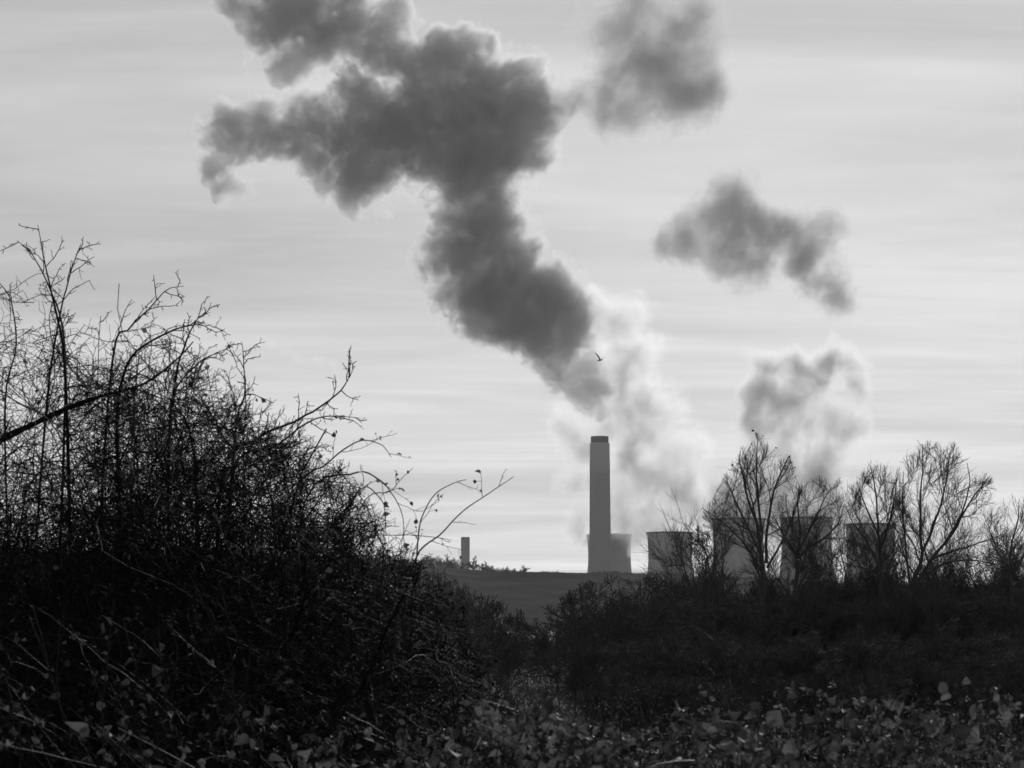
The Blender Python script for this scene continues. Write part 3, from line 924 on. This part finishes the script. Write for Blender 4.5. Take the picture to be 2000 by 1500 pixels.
E_E = [(1880, 1200), (1910, 1080), (1940, 1010), (1975, 965), (2000, 975), (2060, 960), (2100, 1000), (2150, 1150)]
plant("bare_tree", "bare tree cut by the right edge of the picture", "tree", lbase(1985, 80), hgt=6, seed=305, env=env_px(E_E, 80, .15), levels=TV, lines=[
    px_line([(1980, 1312), (1978, 1220), (1975, 1130), (1972, 1080), (1985, 1020), (1990, 975)], 80, .09, .010),
    px_line([(1975, 1120), (1950, 1080), (1935, 1040), (1928, 1010)], 80, .04, .010, .5),
    px_line([(1975, 1130), (2010, 1070), (2040, 1020), (2060, 970)], 80, .05, .010, -.5)], **TK)
SG = "young bare trees behind the tree row"
sap = plant("young_tree", "x", "tree", (0, 80, 0), hgt=5.6, nst=6, fan=16, spread=.35, r0=.045, levels=TV, seed=350, mat=M_BARK_FAR, trunk_name="trunk", crown_name="crown", group=SG, wob0=.07, up0=.03)
for i, (X, dd_, sc_, where) in enumerate([(1398, 84, .95, "between the open bush and the tallest bare tree"), (1620, 88, 1.0, "between the forked tree and the narrow tree"), (1672, 86, .93, "just left of the narrow upright tree"),
                                          (1835, 90, .95, "behind the right side of the fan-shaped tree"), (1905, 86, .8, "under the outer limbs of the fan-shaped tree"), (1950, 88, .85, "between the fan-shaped tree and the right edge"),
                                          (2015, 84, .9, "cut by the right edge of the picture")]):
    if i == 0:
        r_ = sap
    else:
        r_ = sap.copy(); COL.objects.link(r_)
        for c in list(sap.children):
            c2 = c.copy(); COL.objects.link(c2); c2.parent = r_
    r_['label'] = "young many-stemmed bare tree " + where
    r_.location = Vector(lbase(X, dd_)); r_.rotation_euler = (0, 0, 1.9 * i); r_.scale = (sc_ * 1.15, sc_ * 1.15, sc_)
# bushes
BV = [dict(n=12, ratio=.45, ang=(25, 65), K=6, wob=.16, up=.03, rr=.55, rmin=.014),
      dict(n=8, ratio=.48, ang=(28, 65), K=5, wob=.18, up=.04, rr=.55, rmin=.010),
      dict(n=5, ratio=.45, ang=(25, 60), K=3, wob=.2, up=.05, rr=.6, rmin=.007)]
E_M = [(1020, 1330), (1050, 1240), (1068, 1190), (1100, 1160), (1140, 1140), (1200, 1122), (1260, 1128), (1320, 1140), (1390, 1190), (1450, 1330)]
plant("bare_bush", "rounded bare bush in the centre, below the tall chimney, twigs fanning left over the gap", "bush", lbase(1215, 60), hgt=4.2, nst=26, fan=42, spread=1.3, r0=.035,
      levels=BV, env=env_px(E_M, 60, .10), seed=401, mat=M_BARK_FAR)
E_N = [(1180, 1330), (1210, 1200), (1260, 1130), (1300, 1075), (1330, 1050), (1380, 1040), (1410, 1060), (1440, 1120), (1480, 1250)]
plant("bare_bush", "taller open bare bush under the clear standing cooling tower, right of the round bush", "bush", lbase(1360, 68), hgt=4.6, nst=13, fan=30, spread=1.0, r0=.04,
      levels=BV, env=env_px(E_N, 68, .2), seed=402, mat=M_BARK_FAR, lines=[
          px_line([(1370, 1300), (1360, 1180), (1340, 1120), (1318, 1060), (1296, 1005)], 68, .04, .008),
          px_line([(1370, 1250), (1385, 1120), (1372, 1060), (1340, 1020)], 68, .035, .008)])
E_G = [(760, 1330), (800, 1150), (850, 1118), (900, 1135), (940, 1160), (985, 1185), (1015, 1215), (1040, 1262), (1065, 1330)]
plant("bare_bush", "greyish bare bush sloping down to the gap beneath the small square chimney", "bush", lbase(930, 46), hgt=3.2, nst=24, fan=36, spread=.8, r0=.022,
      levels=[dict(v, rmin=v['rmin'] * .65) for v in BV], env=env_px(E_G, 46, .08), seed=403, mat=M_BARK_FAR)
plant("bare_bush", "greyish bare bush half hidden behind the right end of the near thicket", "bush", lbase(830, 40), hgt=3.0, nst=22, fan=34, spread=.8, r0=.02,
      levels=[dict(v, rmin=v['rmin'] * .6) for v in BV], env=env_px([(600, 1100), (820, 1110), (880, 1140), (930, 1180), (980, 1290)], 40, .08), seed=404, mat=M_BARK_FAR)

# hedge: two shrubs built, the rest copied with their parts
HV = [dict(n=15, ratio=.42, ang=(15, 60), K=6, wob=.13, up=.07, rr=.55, rmin=.012, t0=.02),
      dict(n=9, ratio=.55, ang=(15, 55), K=5, wob=.15, up=.07, rr=.55, rmin=.009, t0=.05),
      dict(n=6, ratio=.55, ang=(15, 50), K=3, wob=.17, up=.07, rr=.6, rmin=.007)]
HG = "shrubs of the long hedge across the right"
protos = []
for k in range(3):
    H = 3.35
    prof = [(p, 1225 - (H - 1.7) * FPX / 80 * q) for p, q in ((880, -.9), (930, .55), (970, .95), (1000, 1.02), (1035, .93), (1075, .6), (1120, -.9))]
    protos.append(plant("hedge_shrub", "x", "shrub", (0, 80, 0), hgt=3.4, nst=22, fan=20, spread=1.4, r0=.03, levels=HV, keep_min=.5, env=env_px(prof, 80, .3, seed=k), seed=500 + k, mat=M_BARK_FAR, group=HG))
HS = [(1290, 66, .78, "between the round bush and the open bush"), (1420, 66, .80, "at the foot of the tallest bare tree"), (1480, 70, .82, "in front of the tallest bare tree's trunk"),
      (1560, 70, .84, "in front of the low forking tree"), (1640, 70, .86, "in the dip between forked tree and narrow tree"), (1720, 68, .86, "at the foot of the narrow upright tree"),
      (1800, 68, .88, "at the foot of the fan-shaped tree"), (1885, 68, .9, "under the right-spreading limbs of the fan-shaped tree"), (1970, 68, .9, "at the right edge of the picture, front row"),
      (1250, 84, 1.06, "behind the round bush"), (1340, 86, 1.10, "behind the open bush"), (1440, 86, 1.12, "behind the tallest bare tree"), (1540, 86, 1.12, "behind the low forking tree"),
      (1620, 84, 1.14, "behind the dip between forked tree and narrow tree"), (1700, 84, 1.18, "behind the narrow upright tree"), (1780, 84, 1.23, "behind the fan-shaped tree's trunk"),
      (1855, 84, 1.27, "behind the middle of the fan-shaped tree"), (1925, 84, 1.27, "behind the right limbs of the fan-shaped tree"), (2000, 84, 1.27, "at the right edge of the picture, back row"),
      (2060, 72, 1.0, "just cut by the right edge of the picture"), (1110, 88, .72, "low behind the left side of the round bush"), (1010, 92, .45, "lowest of the hedge, in the gap left of the round bush"),
      (1190, 50, .42, "low in front of the round bush, left part"), (1265, 54, .5, "low in front of the round bush, right part"), (1345, 50, .45, "low in front of the open bush"),
      (1430, 53, .5, "low front row, before the tallest bare tree"), (1520, 50, .42, "low front row, before the low forking tree"), (1610, 53, .5, "low front row, before the narrow upright tree's left side"),
      (1700, 50, .47, "low front row, before the narrow upright tree"), (1790, 52, .52, "low front row, before the fan-shaped tree's trunk"), (1880, 50, .47, "low front row, before the fan-shaped tree's limbs"),
      (1960, 53, .5, "low front row, near the right edge"), (2030, 50, .47, "low front row, cut by the right edge"),
      (1230, 34, .34, "lowest and nearest, below the round bush"), (1330, 33, .33, "lowest and nearest, below the clear cooling tower"), (1560, 34, .33, "lowest and nearest, below the low forking tree"),
      (1680, 33, .36, "lowest and nearest, left of the fan-shaped tree"), (1800, 34, .36, "lowest and nearest, below the fan-shaped tree"), (1920, 33, .36, "lowest and nearest, near the right edge")]
for i, (X, dd_, sc_, where) in enumerate(HS):
    src = protos[i % 3]
    if i < 3:
        r_ = src
    else:
        r_ = src.copy(); COL.objects.link(r_)
        for c in list(src.children):
            c2 = c.copy(); COL.objects.link(c2); c2.parent = r_
    r_['label'] = "bare upright hedge shrub " + where
    p = lbase(X, dd_)
    r_.location = Vector(p)
    r_.rotation_euler = (0, 0, i * 2.1)
    w_ = 1.15 if sc_ > .6 else (.75 if dd_ > 45 else .5)
    r_.scale = (w_, w_, sc_ * (1 + .07 * math.sin(i * 2.7)))

# scrub on the crest of the hill
rng = np.random.default_rng(77)
n = 9000
X = rng.uniform(-100, 2100, n)
hh = 1.6 + 1.5 * np.sin(X * .043) * np.sin(X * .017 + 1) + np.where(X < 905, 3.5, 0) + np.where((X > 1000) & (X < 1130), -1.0, 0)
hh = np.maximum(hh, .5) * rng.uniform(.3, 1.2, n)
x_ = (X - 1000) / FPX * 1490
P0 = np.stack([x_, 1490 + rng.uniform(-8, 8, n), ridge_z(x_) - 1.0], 1)
D0 = norm(np.stack([rng.normal(0, .45, n), rng.normal(0, .45, n), np.ones(n)], 1))
Pt, _ = grow(rng, P0, D0, hh + .8, 4, .2, 0)
o = mesh_obj("ridge_scrub", [tube(Pt, np.full(n, .14), np.full(n, .08), 3)], M_WOOD_FAR)
tag(o, "low scrub growing along the crest of the far hill", "scrub", kind="stuff")

# trees along the ridge, 1.4 to 1.5 km away
RG = "tiny bare trees along the far ridge"
RVL = [dict(n=14, ratio=.5, ang=(20, 60), K=4, wob=.12, up=.06, rr=.6, rmin=.12, t0=.15), dict(n=12, ratio=.5, ang=(20, 60), K=3, wob=.16, up=.06, rr=.6, rmin=.09)]
rt = [plant("ridge_tree", "x", "tree", (0, 0, 0), hgt=7.2, nst=5, fan=16, spread=.5, r0=.25, levels=RVL, seed=600 + k, mat=M_WOOD_FAR, trunk_name="trunk", crown_name="crown", group=RG) for k in range(2)]
RS = [(828, 1.0, "leftmost on the ridge, against the near thicket"), (843, 1.1, "second from the left in the ridge wood"), (858, 1.05, "third from the left in the ridge wood"), (872, 1.1, "fourth from the left in the ridge wood"),
      (886, 1.0, "just left of the small square chimney"), (926, 1.2, "rounded, just right of the small square chimney"), (940, .8, "thin, second right of the small square chimney"),
      (951, .9, "thin, third right of the small square chimney"), (962, .5, "low, fourth right of the small square chimney"), (989, .55, "alone, midway to the domed ridge tree"),
      (1003, .45, "small, just left of the domed ridge tree"), (1025, .85, "wide and dome-shaped, on the bare part of the ridge"), (1062, .3, "very small, right of the domed ridge tree"), (1088, .32, "very small, furthest right on the ridge")]
for i, (X, sc_, where) in enumerate(RS):
    src = rt[i % 2]
    if i < 2:
        r_ = src
    else:
        r_ = src.copy(); COL.objects.link(r_)
        for c in list(src.children):
            c2 = c.copy(); COL.objects.link(c2); c2.parent = r_
    r_['label'] = "tiny far tree, " + where
    x_ = at(X, 1115, 1492)[0]
    r_.location = (x_, 1492, float(ridge_z(x_)) - 1.2)
    wx = 1.5 if X == 1025 else 1.0
    r_.scale = (sc_ * wx, sc_, sc_ * (.8 if X == 1025 else 1))
    r_.rotation_euler = (0, 0, 1.3 * i)


# ------------------------------------------------------------------ haze
V, F = box(0, 2090, -1.5, 760, 1650, 2240)
m = bpy.data.materials.new("thin_haze")
m.use_nodes = True
m.node_tree.nodes.clear()
t = NT(m.node_tree)
pv = t.n("ShaderNodeVolumePrincipled")
pv.inputs["Color"].default_value = (0.95, 0.95, 0.95, 1)
pv.inputs["Density"].default_value = 4.2e-5
pv.inputs["Anisotropy"].default_value = 0.45
out = t.n("ShaderNodeOutputMaterial")
t.link(pv.outputs[0], out.inputs["Volume"])
hz = mesh_obj("haze", [(V, F)], m, smooth=False)
tag(hz, "thin pale winter haze over the whole valley", "haze", kind="stuff")
